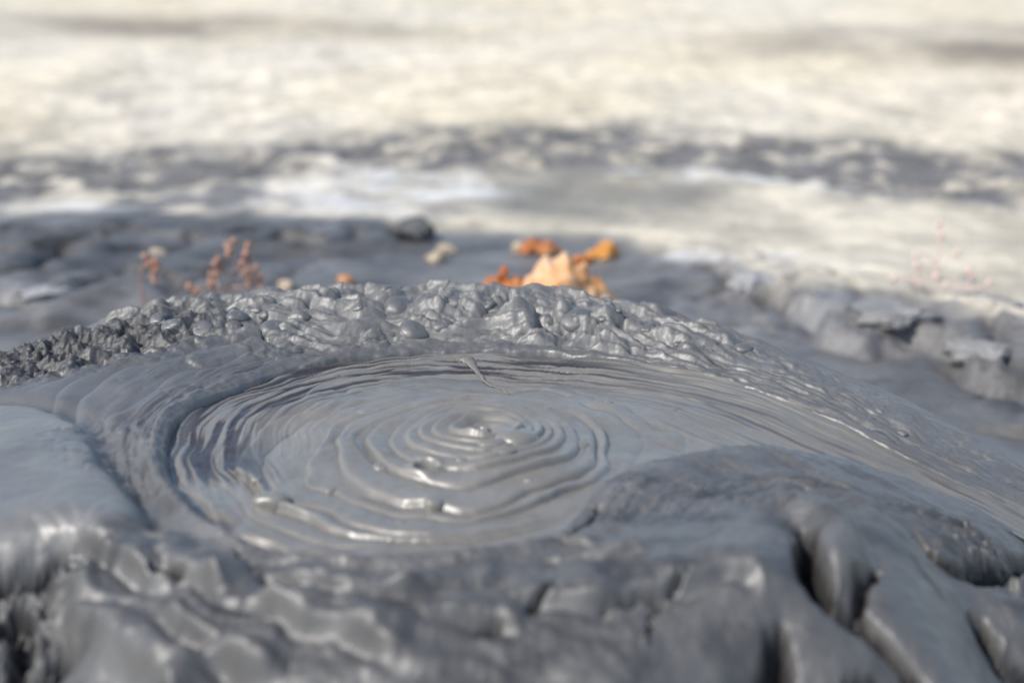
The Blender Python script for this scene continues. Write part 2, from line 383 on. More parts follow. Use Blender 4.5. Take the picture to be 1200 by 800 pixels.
    z = z + wg3 * (g * .7 - .003 + .006 * fbm(X / .012, Y / .006, 4, 137, .6))
    # --- folds and lumps of the near flank; smoother on the big blue lobes
    smooth = np.clip(sl * 1.3 + .85 * blob(X, Y, (0.1192, 0.4506, 0.135), .10, .07, -.5, 4) + .5 * blob(X, Y, (0.0883, 0.4843, 0.146), .05, .03, 0, 4), 0, 1)
    wf = near * (1 - smooth) * sstep(.0, .02, dp)
    f1 = billow(so / .12 + .6 * fbm(X / .06, Y / .06, 2, 141), do / .0150 + 1.2 * fbm(X / .05, Y / .03, 2, 145), 1, 151, .45)
    f2 = billow(wx / .026 + wy / .02, wy / .0115, 3, 161, .5)
    lump = domes(wx, wy * 1.9, .026, 47, .85, .4, .85) * (.4 + .6 * sstep(-.2, .3, fbm(X / .05, Y / .04, 2, 49))) + .35 * domes(wx, wy * 1.7, .011, 53, .6, .4, .8)
    z = z + wf * (.0040 * f1 + .0005 * f2 + lump * .0006 + .0005 * fbm(X / .0065, Y / .005, 3, 172, .55) * np.clip(.5 + 2 * fbm(X / .04, Y / .03, 2, 173), 0, 1) + .0004 * billow(wx / .010, wy / .0045, 2, 165, .5) * np.clip(.4 + fbm(X / .05, Y / .05, 2, 167) * 1.6, 0, 1)) + near * (.0007 * fbm(X / .010, Y / .006, 3, 171) * (1 - .6 * smooth) + .0040 * fbm(X / .07, Y / .07, 2, 175))
    # wrinkles where the near right lobe meets the flow
    wl = np.clip(blob(X, Y, (0.0658, 0.5072, 0.143), .10, .022, .18, 4), 0, 1) * sstep(.0, .01, dp)
    z = z + wl * (.0022 * fbm(si / .03, di / .005, 3, 181) + .0012 * domes(wx, wy, .006, 45, .5) )
    # left groove beside the pool and steps on its far side
    gl = blob(X, Y, (-0.1594, 0.55, 0.14), .022, .075, .38, 2)
    gl = gl * (1 - sl)
    z = z - gl * .004 + .0008 * gl * fbm(X / .02, Y / .02, 3, 191)
    lstep = sstep(-.30, -.12, X) * (1 - sstep(-.12, -.02, X)) * np.exp(-((dp - .045) / .04) ** 2) * back * (1 - sl)
    f = (dp / .016 + 1.2 * fbm(X / .05, Y / .05, 2, 195)) % 1
    z = z + lstep * .0045 * (f - f ** 5)
    # a groove running round the near edge of the pool, then a lip
    z = z + .0030 * np.exp(-((dp - .004) / .005) ** 2) * (do < di) * (.25 + .75 * near) * (1 - right) * (.6 + .9 * fbm(so / .04, so * 0, 2, 197)) + .003 * np.exp(-((dp - .009) / .009) ** 2) * (di < do) * (1 - right)
    for pts, a, wn, wf_ in ROPES:
        pl = spline(pts, 6)
        m = (np.abs(X - pl[:, 0].mean()) < .16) & (np.abs(Y - pl[:, 1].mean()) < .11)
        if not m.any(): continue
        xm = X[m]; ym = Y[m]
        d_, s_, sd_ = pdist(xm + .0030 * fbm(xm / .025, ym / .025, 2, 702), ym + .0024 * fbm(xm / .02, ym / .02, 2, 704), pl)
        L_ = s_.max() + 1e-6
        en = sstep(0, .15, s_ / L_) * (1 - sstep(.85, 1, s_ / L_)) * (.75 + .9 * fbm(s_ / .025, s_ * 0 + a * 999, 2, 706))
        a = a * 1.75
        z[m] += a * en * np.where(sd_ > 0, np.exp(-(d_ / wf_) ** 2), np.exp(-(d_ / wn) ** 2)) - a * .35 * en * np.where(sd_ > 0, 0, np.exp(-((d_ - wn * 2.4) / wn) ** 2))
    z = z + .0026 * np.exp(-((dp - .0035) / .0034) ** 2) * (do < di) * sstep(.06, .0, X) * sstep(.69, .62, Y) * (dp > -.003)
    # finger lobe
    fd, fs, _ = pdist(X, Y, spline([(0.0943, 0.5014, 0.1456), (0.1076, 0.5023, 0.1445), (0.1158, 0.4915, 0.1436), (0.1189, 0.4759, 0.1424), (0.1159, 0.4565, 0.1421)], 6))
    z = z + .0085 * np.exp(-(fd / .0085) ** 3) * sstep(-.005, .04, fs)
        # --- cracks
    deep = np.zeros_like(z)
    for pts, hw, dep in CRACKS:
        pl = spline(pts, 6)
        x0, y0 = pl.min(0) - .06; x1, y1 = pl.max(0) + .06
        m = (X > x0) & (X < x1) & (Y > y0) & (Y < y1)
        if not m.any(): continue
        xm, ym = X[m], Y[m]
        jx = xm + .0035 * fbm(xm / .02, ym / .02, 3, 201); jy = ym + .0035 * fbm(xm / .02, ym / .02, 3, 205)
        d, s, _ = pdist(jx, jy, pl)
        tot = np.sqrt((np.diff(pl, axis=0) ** 2).sum(1)).sum()
        taper = sstep(0, .25, s / tot + .08) if True else 1
        w = hw * (.55 + .45 * taper) * (1 + .5 * fbm(s / .02, s * 0 + hw * 1000, 2, 211))
        shoulder = dep * .18 * np.exp(-(d / (hw * 2.6)) ** 1.3) + min(.0055, dep * .34) * np.exp(-d / .012)
        cut = dep * (1 - sstep(.25, 1.25, d / w))
        dz = shoulder + cut
        dz = dz + np.clip(cut / dep * 1.3, 0, 1) * (.0065 * fbm(xm / .008, ym / .006, 4, 221, .62) - .45 * .006 * domes(xm, ym, .006, 223, .9))
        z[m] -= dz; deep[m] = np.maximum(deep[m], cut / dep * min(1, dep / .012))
    z = z + near * (1 - sl) * .0006 * fbm(X / .006, z / .006 + Y / .006, 3, 821, .55)
    # inside the pool the mound is the bowl under the liquid; the skin on its edge is uneven
    edge = np.exp(-(dp / .012) ** 2)
    z = z + edge * (1 - sl) * (1 - .7 * right) * (.0009 * sstep(-.06, .05, X) * fbm(so / .03, do / .0022, 2, 281) + .0012 * fbm(X / .010, Y / .007, 3, 283)) 
    dp0 = dp; dp = dp + (.25 + .75 * sstep(.56, .66, Y)) * .0030 * fbm(so / .034, do / .03, 2, 285) + .0012 * fbm(so / .008, do / .01, 2, 287) + .0010
    z = z - .020 * (1 - sstep(-.006, .0, dp))
    dp = dp0
    # fade under the ground at the outer border
    e = np.minimum(np.minimum(.72 - np.abs(X), Y - .02), 1.42 - Y)
    z = z - .05 * (1 - sstep(0, .16, e))
    wet = np.clip(.75 - .35 * wg - .35 * wg2 - .25 * deep - .28 * wb - .22 * near * (1 - sl) - .25 * outer * sstep(.0, .03, dr), 0, 1)
    wet = wet * (.8 + .35 * fbm(X / .05, Y / .05, 3, 231))
    tone = np.clip(.45 * wg + .7 * wg3 * np.clip(fbm(X / .008, Y / .005, 3, 138) * 2 + .6, 0, 1) + .8 * wg * np.clip(fbm(X / .01, Y / .01, 3, 241) + .5, 0, 1) + .88 * sstep(.12, .5, deep) + .25 * wg2 * np.clip(fbm(X / .006, Y / .006, 2, 243) + .4, 0, 1), 0, 1)  # crack depths: dark gravelly mud, deepened with shade painted into the colour
    tone = np.clip(tone + near * .30 * (1 - .6 * smooth) * sstep(.01, .04, dp) + near * .42 * sstep(.0, .4, fbm(X / .035 + 5, Y / .018, 4, 247)), 0, 1)
    tn = noise(so / .03, do / .0013, 251) + .5 * noise(so / .01, do / .0008, 253)
    tone = np.maximum(tone, wk * .7 * sstep(.30, .48, tn))
    tone = tone * (1 - .8 * sl)
    pale = .22 * wb * (1 - wg) + .35 * sl + .12 * right * (1 - near) + .25 * np.clip(fbm(X / .04, Y / .04, 3, 261), 0, 1)
    return z, wet, tone, pale, dp, deep
def make_mound():
    xs = axis((-.72, -.38, .003), (-.38, -.30, .0012), (-.30, .32, .00062), (.32, .42, .0012), (.42, .72, .003))
    ys = axis((.02, .28, .004), (.28, .42, .0012), (.42, .50, .0008), (.50, .84, .00066), (.84, 1.0, .0015), (1.0, 1.42, .005))
    X, Y = np.meshgrid(xs.astype(np.float32), ys.astype(np.float32))
    z = np.empty_like(X); at = [np.empty_like(X) for _ in range(5)]
    for j in range(0, len(ys), 128):
        s = slice(j, j + 128)
        r = mound_height(X[s], Y[s])
        z[s] = r[0]
        for q in range(5): at[q][s] = r[q + 1]
    dq = at[4]
    hx = dq * .0035 * fbm(X / .012 + z / .006, z / .004 + Y / .02, 3, 271); hy = dq * .0035 * fbm(Y / .012 - z / .006, z / .004 + X / .02, 3, 275)
    V = np.stack([(X + hx).ravel(), (Y + hy).ravel(), z.ravel()], 1)
    Q = gridq(len(xs), len(ys))
    d = at[3].ravel()
    keep = (d[Q] > -.03).any(1)
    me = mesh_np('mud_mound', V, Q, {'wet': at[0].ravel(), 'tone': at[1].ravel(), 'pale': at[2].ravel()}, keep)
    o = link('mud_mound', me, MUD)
    tag(o, 'broad wet grey mud mound with a bubbly rim around the swirling crater', 'mud volcano')
    return o, (xs, ys, z)

def pool_height(X, Y):
    z = base(X, Y) - .0008
    do, so, _ = pdist(X, Y, eo); di, si, _ = pdist(X, Y, ei)
    ins = inside(X, Y, pool_poly); dp = np.where(ins, -np.minimum(do, di), np.minimum(do, di))
    cx, cy = CENTRE[0], CENTRE[1]
    wx = X + .006 * fbm(X / .05, Y / .05, 2, 301); wy = Y + .006 * fbm(X / .05, Y / .05, 2, 305)
    dx = (wx - cx) / 1.08; dy = wy - cy
    rc = np.sqrt(dx * dx + dy * dy)
    for _ in range(3): rc = np.sqrt((dx + .15 * np.minimum(rc, .12)) ** 2 + (dy + .12 * np.minimum(rc, .12)) ** 2)
    th = np.arctan2(dy, dx)
    w = 1 - sstep(.066, .112, rc)
    dwarp = do + .004 * fbm(X / .04, Y / .04, 2, 311)
    psi = w * rc + (1 - w) * np.maximum(.118 - dwarp, .062 + .10 * (.118 - dwarp))                                  # grows outward
    chan = sstep(.05, .14, X - cx + .3 * (Y - cy))                            # towards the outflow
    # dome of fresh mud in the middle, ringed by rolled sheets
    z = z + .0085 * np.exp(-(rc / .042) ** 3) + .004 * np.exp(-(rc / .085) ** 3) - .0050 * np.exp(-(rc / .009) ** 2)
    pw = psi * (1 + .13 * noise(np.cos(th) * 1.2, np.sin(th) * 1.2, 325)) + .0060 * fbm(X / .052, Y / .052, 2, 321, .30) + .0060 * sstep(.040, .062, psi) * fbm(X / .030, Y / .030, 2, 323, .35)
    radii = np.array([0, .009, .0140, .0190, .0235, .0285, .0345, .0430, .054, .0605, .073, .080, .092, .106, .118, .14])
    hgt = np.array([.5, 1.1, .8, .9, .7, .9, 1.1, 1.5, 1.15, .6, 1.3, .6, 1.15, 1.1, .6, .4])
    ringu = np.interp(pw, radii, np.arange(len(radii))).astype(np.float32)
    f = ringu - np.floor(ringu)
    dev = .95 * (f - f ** 13) + .22 * np.sqrt(np.clip(np.sin(math.pi * np.clip(f, 0, 1)), 0, 1)) * (.35 + .65 * f)
    front = .35 + .65 * sstep(.02, -.03, Y - cy)
    rh = hgt[np.clip(np.floor(ringu).astype(int), 0, len(hgt) - 1)]
    arch = np.exp(-(rc / .110) ** 6)
    part = np.clip(.60 + 2.0 * noise(np.cos(th) * .9 + np.floor(ringu) * 3.7, np.sin(th) * .9 + np.floor(ringu) * 1.31, 331) * (1 - .5 * (rc < .045)), .12, 1.25)
    part = part * sstep(.0, .022, di)
    amp = sstep(0, .015, di) * rh * (part * (rc < .047) + (part * .75 + .25) * (rc >= .047)) * (arch + .7 * (1 - arch)) * (1 - .9 * sstep(.080, .120, X - cx))
    z = z + .0033 * amp * dev * (1 - .15 * (rc > .047)) * (.75 + .35 * front)
    # secondary fine rings
    u2 = psi / .0046 + 1.2 * fbm(X / .02, Y / .02, 2, 341)
    f2 = u2 - np.floor(u2)
    a2 = np.clip(fbm(X / .025, Y / .025, 2, 351) + .25, 0, 1)
    z = z + .0004 * a2 * (f2 - f2 ** 4) * (1 - .5 * chan)
    # drawn threads: the far side and the outflow
    thr = np.clip(sstep(-.005, .05, Y - cy - .02) + chan + sstep(.05, .085, np.abs(X - cx)) * (X < cx), 0, 1) * sstep(.045, .08, rc)
    ss = so
    t = fbm(ss / .07, dwarp / .0042, 3, 361) + .5 * noise(ss / .05, dwarp / .0015, 371)
    z = z + (.00060 + .0006 * chan) * thr * t
    z = z + .0009 * fbm(X / .018, Y / .018, 3, 381) * (1 - chan * .6)
    # big lazy swells towards the near edge
    z = z + .0008 * np.sin(psi / .021 * 6.283 / 2 + 2 * fbm(X / .07, Y / .07, 2, 391)) * sstep(.06, .09, rc) * (1 - chan)
    # surface sags towards the left and near edges, the wall shows
    z = z - .0036 * (1 - chan) * sstep(cy + .05, cy, Y) - .0010 * np.exp(-(do / .006) ** 2) * (1 - chan)
    lf = sstep(-.035, -.075, X - cx) 
    z = z - .0015 * lf * np.exp(-((do - .016) / .012) ** 2)
    # dark threads
    n = noise(ss / .07, dwarp / .0034, 401) + .45 * noise(ss / .03, dwarp / .0012, 405)
    zone = np.exp(-((do - .020) / .019) ** 2) * (sstep(-.03, -.07, X - cx) + 1.1 * sstep(.03, .06, Y - cy) * (1 - sstep(.02, .12, X - cx)))
    zone = zone * sstep(-.045, -.02, Y - cy)
    tone = np.clip(zone * 1.15, 0, 1) * sstep(-.10, .06, n)
    z = z - .0010 * tone
    tone = np.maximum(tone, .60 * chan * sstep(.10, .40, n + .25 * fbm(X / .04, Y / .02, 2, 407)))
    # patches of older brown liquid by the near edge
    br = blob(X, Y, (-0.073, 0.4677, 0.14), .018, .0050, -.12, 4) + blob(X, Y, (-0.0168, 0.4663, 0.14), .028, .0040, .08, 4) + .9 * blob(X, Y, (-0.1118, 0.4978, 0.14), .006, .009, .9, 4)
    tone = np.clip(tone + .75 * br, 0, .95); z = z - .0025 * br
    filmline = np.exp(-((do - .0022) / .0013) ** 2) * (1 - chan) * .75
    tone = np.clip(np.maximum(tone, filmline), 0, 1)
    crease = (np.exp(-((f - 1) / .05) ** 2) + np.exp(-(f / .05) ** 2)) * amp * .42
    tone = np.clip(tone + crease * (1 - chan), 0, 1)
    for (bx, by, brd) in BURST:
        q = np.sqrt((X - bx) ** 2 + (Y - by) ** 2) / brd
        z = z - brd * 1.1 * np.exp(-(q / .55) ** 4) + brd * .22 * np.exp(-((q - .85) / .35) ** 2)
    wet = np.clip(.72 - .12 * chan + .2 * fbm(X / .05, Y / .05, 2, 411), 0, 1)
    pale = np.clip(.22 * fbm(psi / .01, np.cos(th) * 1.5, 2, 421) + .10 * (1 - chan), 0, 1)
    return z, wet, tone, pale, dp
def make_pool():
    xs = axis((-.17, .20, .00058), (.20, .36, .0008))
    ys = axis((.40, .76, .00058),)
    X, Y = np.meshgrid(xs.astype(np.float32), ys.astype(np.float32))
    z = np.empty_like(X); at = [np.empty_like(X) for _ in range(4)]
    for j in range(0, len(ys), 128):
        s = slice(j, j + 128); r = pool_height(X[s], Y[s]); z[s] = r[0]
        for q in range(4): at[q][s] = r[q + 1]
    V = np.stack([X.ravel(), Y.ravel(), z.ravel()], 1); Q = gridq(len(xs), len(ys)); d = at[3].ravel()
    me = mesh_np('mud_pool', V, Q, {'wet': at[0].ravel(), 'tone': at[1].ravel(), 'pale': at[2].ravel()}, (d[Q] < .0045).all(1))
    o = link('mud_pool', me, POOLMUD)
    tag(o, 'liquid grey mud swirling in rings inside the crater and draining right', 'mud pool')
    return o, (xs, ys, z)
mound, MG = make_mound()
pool, PG = make_pool()
def zat(G, x, y):
    xs, ys, z = G
    i = int(np.clip(np.searchsorted(xs, x), 0, len(xs) - 1)); j = int(np.clip(np.searchsorted(ys, y), 0, len(ys) - 1))
    return float(z[j, i])

# ------------------------------------------------------------------ bubbles
def bubble_mesh(seed, squash=.55, hollow=0., nu=36, nv=16):
    """a skin of mud blown into a dome; hollow > 0 leaves a burst crater in its top"""
    V = []; Q = []
    for j in range(nv + 1):
        t = (j - 1) / (nv - 1)
        if j == 0:
            rr, zz, t = 1.12, -.8, 0
        elif hollow:
            a = t * math.pi * .93
            rr = hollow + (1 - hollow) * .5 * (1 + math.cos(a)) if t > 0 else 1.12
            zz = math.sin(a) * squash * (1 - hollow) * 1.3 - (t ** 3) * squash * .7
        else:
            a = t * math.pi / 2
            rr = math.cos(a) ** .85 * (1 + .06 * math.exp(-t * 14)); zz = math.sin(a) * squash - .05 * math.exp(-t * 14)
        for i in range(nu):
            th = i / nu * 2 * math.pi
            k = 1 + .09 * math.sin(th * 2 + seed) + .05 * math.sin(th * 3 + seed * 2.1) + .03 * math.sin(th * 5 + seed + 4 * t)
            V.append((rr * k * math.cos(th), rr * k * math.sin(th), zz * (1 + .10 * math.sin(th + seed))))
    for j in range(nv):
        for i in range(nu):
            a = j * nu + i; b = j * nu + (i + 1) % nu
            Q.append((a, b, b + nu, a + nu))
    V = np.array(V); Q = np.array(Q)
    me = mesh_np('bubble', V, Q, {'wet': np.ones(len(V)), 'tone': np.zeros(len(V)), 'pale': np.full(len(V), .08)})
    return me
bms = [bubble_mesh(s, q, h) for s, q, h in ((0, .42, 0), (1.7, .5, 0), (3.1, .34, 0), (4.4, .46, 0), (5.2, .45, .45), (2.3, .5, .6))]
bmp = []
for b in bms:
    c = b.copy(); b.materials.append(MUD); c.materials.append(POOLMUD); bmp.append(c)
def add_bubble(me, par, G, x, y, r, sx=1.0, rz=0, dz=0, tilt=(0, 0)):
    o = bpy.data.objects.new('bubble', me); COL.objects.link(o); o.parent = par
    o.location = (x, y, zat(G, x, y) - r * .06 + dz); o.scale = (r * sx, r, r); o.rotation_euler = (tilt[0], tilt[1], rz)
    return o
for (p, r, k, sx) in (((-0.0942, 0.5153, 0.141), .0052, 1, 1.25), ((-0.0534, 0.5416, 0.143), .0034, 3, 1.2), ((0.0007, 0.5607, 0.153), .0085, 2, 1.15),
                      ((0.0288, 0.5631, 0.146), .0030, 0, 1.4), ((-0.0303, 0.5079, 0.142), .0030, 3, 1.3), ((0.0406, 0.6213, 0.142), .0022, 0, 1.3), ((0.0438, 0.6213, 0.142), .0026, 1, 1.1), ((-0.0035, 0.5466, 0.15), .0032, 0, 1.6),
                      ((0.0735, 0.6215, 0.139), .0022, 0, 1.6), ((-0.0656, 0.6068, 0.143), .0030, 2, 1.5), ((-0.0145, 0.5702, 0.153), .0045, 4, 1.2), ((-0.0085, 0.5523, 0.152), .0034, 0, 1.7), ((0.0154, 0.6047, 0.147), .0020, 1, 1.3), ((-0.0732, 0.5268, 0.142), .0022, 2, 1.3), ((-0.042, 0.4956, 0.141), .0018, 0, 1.3), ((-0.1034, 0.5337, 0.141), .0016, 1, 1.2), ((0.0068, 0.5268, 0.142), .0016, 1, 1.2), ((-0.0208, 0.5411, 0.151), .0020, 3, 1.3)):
    add_bubble(bmp[k], pool, PG, p[0], p[1], r, sx)
# rim bubbles: along the inner face of the berm
rs = random.Random(5); nb = 0; placed = []
tries = 0
while nb < 42 and tries < 4000:
    tries += 1
    k = rs.uniform(.20, .86); i = int(k * (len(rim) - 2))
    p = rim[i] + (rim[i + 1] - rim[i]) * rs.random()
    t = rim[i + 1] - rim[i]; t /= np.linalg.norm(t); n = np.array([t[1], -t[0]])
    off = rs.uniform(.012, .052) if k < .6 else rs.uniform(.008, .03)
    q = p + n * off
    r = rs.choice((.0022, .003, .0035, .0045, .0055, .007)) * (1 if .3 < k < .62 else .65)
    if not (.30 < k < .62) and rs.random() < .45: continue
    if any((q[0] - a) ** 2 + (q[1] - b) ** 2 < (r + c) ** 2 * .75 for a, b, c in placed): continue
    if inside(np.array([q[0]]), np.array([q[1] - .008]), pool_poly)[0]: continue
    placed.append((q[0], q[1], r)); nb += 1
    add_bubble(rs.choice(bms[:4] if r > .003 else bms[:3]), mound, MG, q[0], q[1], r, rs.uniform(.9, 1.35), rs.uniform(-.6, .6), -r * .10, (rs.uniform(.35, .75), rs.uniform(-.2, .2)))
# a drip drawn out from a blob on the far edge
def tube(path, radii, seg=12, flat=1.0):
    V = []; Q = []; P = [np.array(p, float) for p in path]
    for i, p in enumerate(P):
        t = P[min(i + 1, len(P) - 1)] - P[max(i - 1, 0)]; t /= np.linalg.norm(t)
        u = np.cross(t, (0, 0, 1)); u /= np.linalg.norm(u) + 1e-9; v = np.cross(u, t)
        for k in range(seg):
            a = k / seg * 2 * math.pi
            V.append(p + radii[i] * (u * math.cos(a) + v * math.sin(a) * flat))
    for i in range(len(P) - 1):
        for k in range(seg):
            a = i * seg + k; b = i * seg + (k + 1) % seg
            Q.append((a, b, b + seg, a + seg))
    n = len(V); V.append(P[0]); V.append(P[-1])
    return np.array(V), Q, n
def tube_mesh(name, path, radii, seg=12, flat=1.0, mat=None):
    V, Q, n = tube(path, radii, seg, flat)
    me = bpy.data.meshes.new(name)
    F = [tuple(q) for q in Q] + [(n, (k + 1) % seg, k) for k in range(seg)]
    o = n - seg
    F += [(n + 1, o + k, o + (k + 1) % seg) for k in range(seg)]
    me.from_pydata([tuple(v) for v in V], [], F); me.polygons.foreach_set('use_smooth', [True] * len(F)); me.update()
    if mat: me.materials.append(mat)
    return me
dp_ = spline([(-0.0272, 0.6975, 0.144), (-0.0226, 0.6922, 0.142), (-0.0171, 0.6786, 0.14), (-0.0117, 0.6623, 0.14), (-0.0033, 0.6467, 0.14), (0.0024, 0.6355, 0.14)], 8)
path = [(x, y, max(zat(PG, x, y) if y < .755 else 0, zat(MG, x, y)) + .0006) for x, y in dp_]
nn = len(path)
rad = [.0052 * math.exp(-(i / nn / .22) ** 2) * (min(1, i / 3) * .8 + .2) + .0015 * (1 - i / nn * .75) for i in range(nn)]
V, Q, n = tube(path, rad, 14, .55)
drip = link('mud_drip', tube_mesh('mud_drip', path, rad, 14, .40, POOLMUD), None, pool)

# ------------------------------------------------------------------ the ground
def gsoft(X, Y, pts, w, n=6):
    d, s, side = pdist(X, Y, spline(pts, n)); return d, s, side
def ground():
    xs = np.concatenate([-geo(1.0, 60, .02, 1.16)[::-1], axis((-1.0, 1.0, .006)), geo(1.0, 60, .02, 1.16)])
    ys = np.concatenate([-geo(-.6, 40, .06, 1.3)[::-1], axis((-.6, .7, .03), (.7, 2.0, .006), (2.0, 3.4, .014)), geo(3.4, 160, .02, 1.06)])
    X, Y = np.meshgrid(xs.astype(np.float32), ys.astype(np.float32))
    D = np.clip(Y, .3, 100)
    jx = .05 * fbm(X / .22, Y / .22, 4, 501); jy = .07 * fbm(X / .25, Y / .25, 4, 505)
    wx, wy = X + jx, Y + jy
    # soils: 1 pale dried salt crust, 0 grey mud
    near_edge = [(-1.1142, 1.6556, 0.0), (-0.6685, 1.6556, 0.0), (-0.5234, 1.7145, 0.0), (-0.3175, 1.735, 0.0), (-0.1722, 1.6556, 0.0), (-0.0777, 1.5827, 0.0), (0.0383, 1.5569, 0.0), (0.1549, 1.4814, 0.01), (0.2162, 1.3453, 0.02), (0.2618, 1.2385, 0.02), (0.3014, 1.1775, 0.02), (0.3703, 1.1618, 0.02), (0.4169, 1.1073, 0.02), (0.5427, 0.9471, 0.02)]
    d, s, side = gsoft(wx, wy, near_edge, 0)
    pale = sstep(-.045, .03, np.where(side > 0, d, -d))
    # distant grey stream bed across the pale flat
    st = [(-1.2755, 1.9112, 0.0), (-0.7178, 1.9755, 0.0), (-0.5241, 2.0653, 0.0), (-0.3438, 2.1095, 0.0), (-0.1604, 2.2198, 0.0), (0.0273, 2.2705, 0.0), (0.2372, 2.1872, 0.0), (0.3846, 2.1246, 0.0), (0.5579, 2.051, 0.0), (0.7294, 2.0091, 0.0), (1.2794, 1.9175, 0.0)]
    d2, s2, _ = gsoft(X + jx * 3, Y + jy * 2.2, st, 0)
    wbed = .23 + .10 * fbm(X / .5, Y / .5, 2, 511)
    bed = (1 - sstep(.45, 1.25, d2 / wbed)) * np.clip(.85 + .25 * sstep(-.3, .8, X) + 1.5 * fbm(X / .08, Y / .08, 6, 515, .70), 0, 1)
    mott = sstep(-.25, .32, fbm(X / .10, Y / .13, 5, 521, .6))
    leftg = sstep(.25, -.55, X) * sstep(2.4, 1.9, Y) * (1 - mott) * .85           # broken grey on the left of the stream
    olive = np.clip(blob(X + jx * 2, Y + jy * 2, (0.0897, 1.845, 0.0), .20, .24, 0, 4) * (1.1 + .6 * fbm(X / .12, Y / .12, 3, 517)), 0, 1) * .95
    grey = np.clip(np.maximum(np.maximum(1 - pale, bed), leftg), 0, 1)
    grey = np.clip(grey + .22 * (1 - mott) * sstep(.9, 1.3, Y) * (Y < 2.6), 0, 1)
    a = np.array([.72, .650, .530]); b = np.array([.166, .160, .154]); o = np.array([.25, .235, .20]); br = np.array([.26, .22, .17])
    v = 1 + (.20 * fbm(X / .30, Y / .42, 5, 531, .6) - .22 * np.clip(fbm(X / .16, Y / .3, 4, 533) * 2 - .1, 0, 1))[..., None]
    col = a * v
    tan = np.clip(blob(X, Y, (-1.4556, 4.5888, 0.0), .9, .55, 0, 4) * .9 + blob(X, Y, (1.509, 3.8754, 0.0), .9, .75, 0, 4) + blob(X, Y, (-0.5609, 4.3342, 0.0), .5, .35, 0, 4) * .45 + .40 * sstep(5, 9, Y), 0, 1)
    tan = tan * np.clip(.75 + 1.0 * fbm(X / .4, Y / .6, 4, 541), 0, 1)
    warm = np.clip(.5 + 1.2 * fbm(X / .8, Y / 1.3, 3, 551), 0, 1)
    col = col * (1 - .8 * warm[..., None] * (1 - np.array([1., .965, .84])))
    col = col * (1 - tan[..., None]) + br * tan[..., None]
    col = col * (1 - olive[..., None]) + o * olive[..., None]
    gm = b * (1 + (.45 * fbm(X / .07, Y / .09, 5, 561, .6) - .35 * sstep(.10, .3, fbm(X / .10, Y / .05, 4, 563)))[..., None])
    col = col * (1 - grey[..., None]) + gm * grey[..., None]
    salt = np.clip((blob(X + jx, Y + jy, (-0.1682, 1.845, 0.0), .17, .17, 0, 4) + blob(X + jx, Y + jy, (-0.605, 1.7402, 0.0), .10, .05, 0, 4) + blob(X + jx, Y + jy, (0.3277, 1.9301, 0.0), .20, .05, -.2, 4) + blob(X, Y, (0.2229, 1.3907, 0.02), .09, .03, -.5, 4)) * (.6 + 1.6 * fbm(X / .08, Y / .08, 4, 567, .6)), 0, 1)
    col = col * (1 - .8 * salt[..., None]) + np.array([.70, .69, .66]) * .8 * salt[..., None]
    col = col * (1 - .22 * sstep(.15, .35, X) * sstep(1.75, 1.5, Y) * grey)[..., None]
    darkl = np.clip(blob(X, Y, (-0.3492, 1.4918, 0.0), .30, .22, .1, 4), 0, 1)
    col = col * (1 - .50 * darkl[..., None] * grey[..., None])
    # relief
    z = .006 * fbm(X / .30, Y / .30, 4, 571) * sstep(.6, 1.2, D) + .02 * fbm(X / 1.6, Y / 1.6, 3, 575) * sstep(2.5, 5, D)
    z = z + .004 * np.abs(fbm(X / .05, Y / .05, 4, 581)) * pale
    z = z + .006 * np.abs(fbm(X / .06, Y / .05, 4, 593)) * np.exp(-(d / .25) ** 2) * sstep(0, .2, X)
    z = z + .009 * np.exp(-(np.where(side > 0, d - .03, d * 2) / .06) ** 2) * np.clip(.45 + fbm(s / .12, s * 0, 3, 591), 0, 1) * sstep(-.25, .1, X)
    z = z - .010 * bed + sstep(1.7, 2.1, Y) * (.010 * fbm(X / .11, Y / .11, 4, 691, .6) + .010 * np.clip(fbm(X / .25, Y / .25, 3, 695), 0, 1))
    # raised slab with a broken near edge, right of the mound
    sl = [(0.2473, 1.1828, 0.02), (0.2521, 1.1169, 0.02), (0.2695, 1.0706, 0.02), (0.3033, 1.0841, 0.02), (0.3357, 1.1026, 0.02), (0.3439, 1.0488, 0.02), (0.3507, 0.9878, 0.02), (0.3772, 0.9652, 0.02), (0.4416, 0.9652, 0.02)]
    d3, s3, sd3 = gsoft(X + .02 * fbm(X / .06, Y / .06, 3, 601), Y + .02 * fbm(X / .06, Y / .06, 3, 605), sl, 0)
    up = np.where(sd3 > 0, 1, 0) * np.exp(-(d3 / .13) ** 2)
    ok = sstep(.15, .24, X)
    z = z + (.009 + .006 * fbm(X / .03, Y / .03, 3, 607)) * up * sstep(0, .012, d3) * ok - .008 * np.exp(-(np.where(sd3 > 0, d3 * 3, d3) / .016) ** 2) * ok
    # the spent flow behind the mound, smooth
    z = z + .022 * sstep(1.75, 1.2, Y) * sstep(.75, .3, np.abs(X - .02)) + .004 * fbm(X / .12, Y / .12, 3, 611) * darkl
    # dried crust broken into plates, on the right bank and on the left bank
    pe, pid = plates(X + .03 * fbm(X / .05, Y / .05, 3, 631), Y * 1.1 + .03 * fbm(X / .05, Y / .05, 3, 635), .115, 641)
    pe2, pid2 = plates(X + .02 * fbm(X / .03, Y / .03, 3, 651), Y + .02 * fbm(X / .03, Y / .03, 3, 655), .05, 661)
    band = np.exp(-(np.where(side > 0, d * 1.6, d * .75) / .11) ** 4) * sstep(.08, .22, X) * sstep(1.9, 1.6, Y)
    bandl = np.clip(blob(X, Y, (-0.4966, 1.3825, 0.0), .30, .26, 0, 6) + .6 * darkl, 0, 1)
    cut1 = 1 - sstep(.0, .10, pe); cut2 = 1 - sstep(.0, .12, pe2)
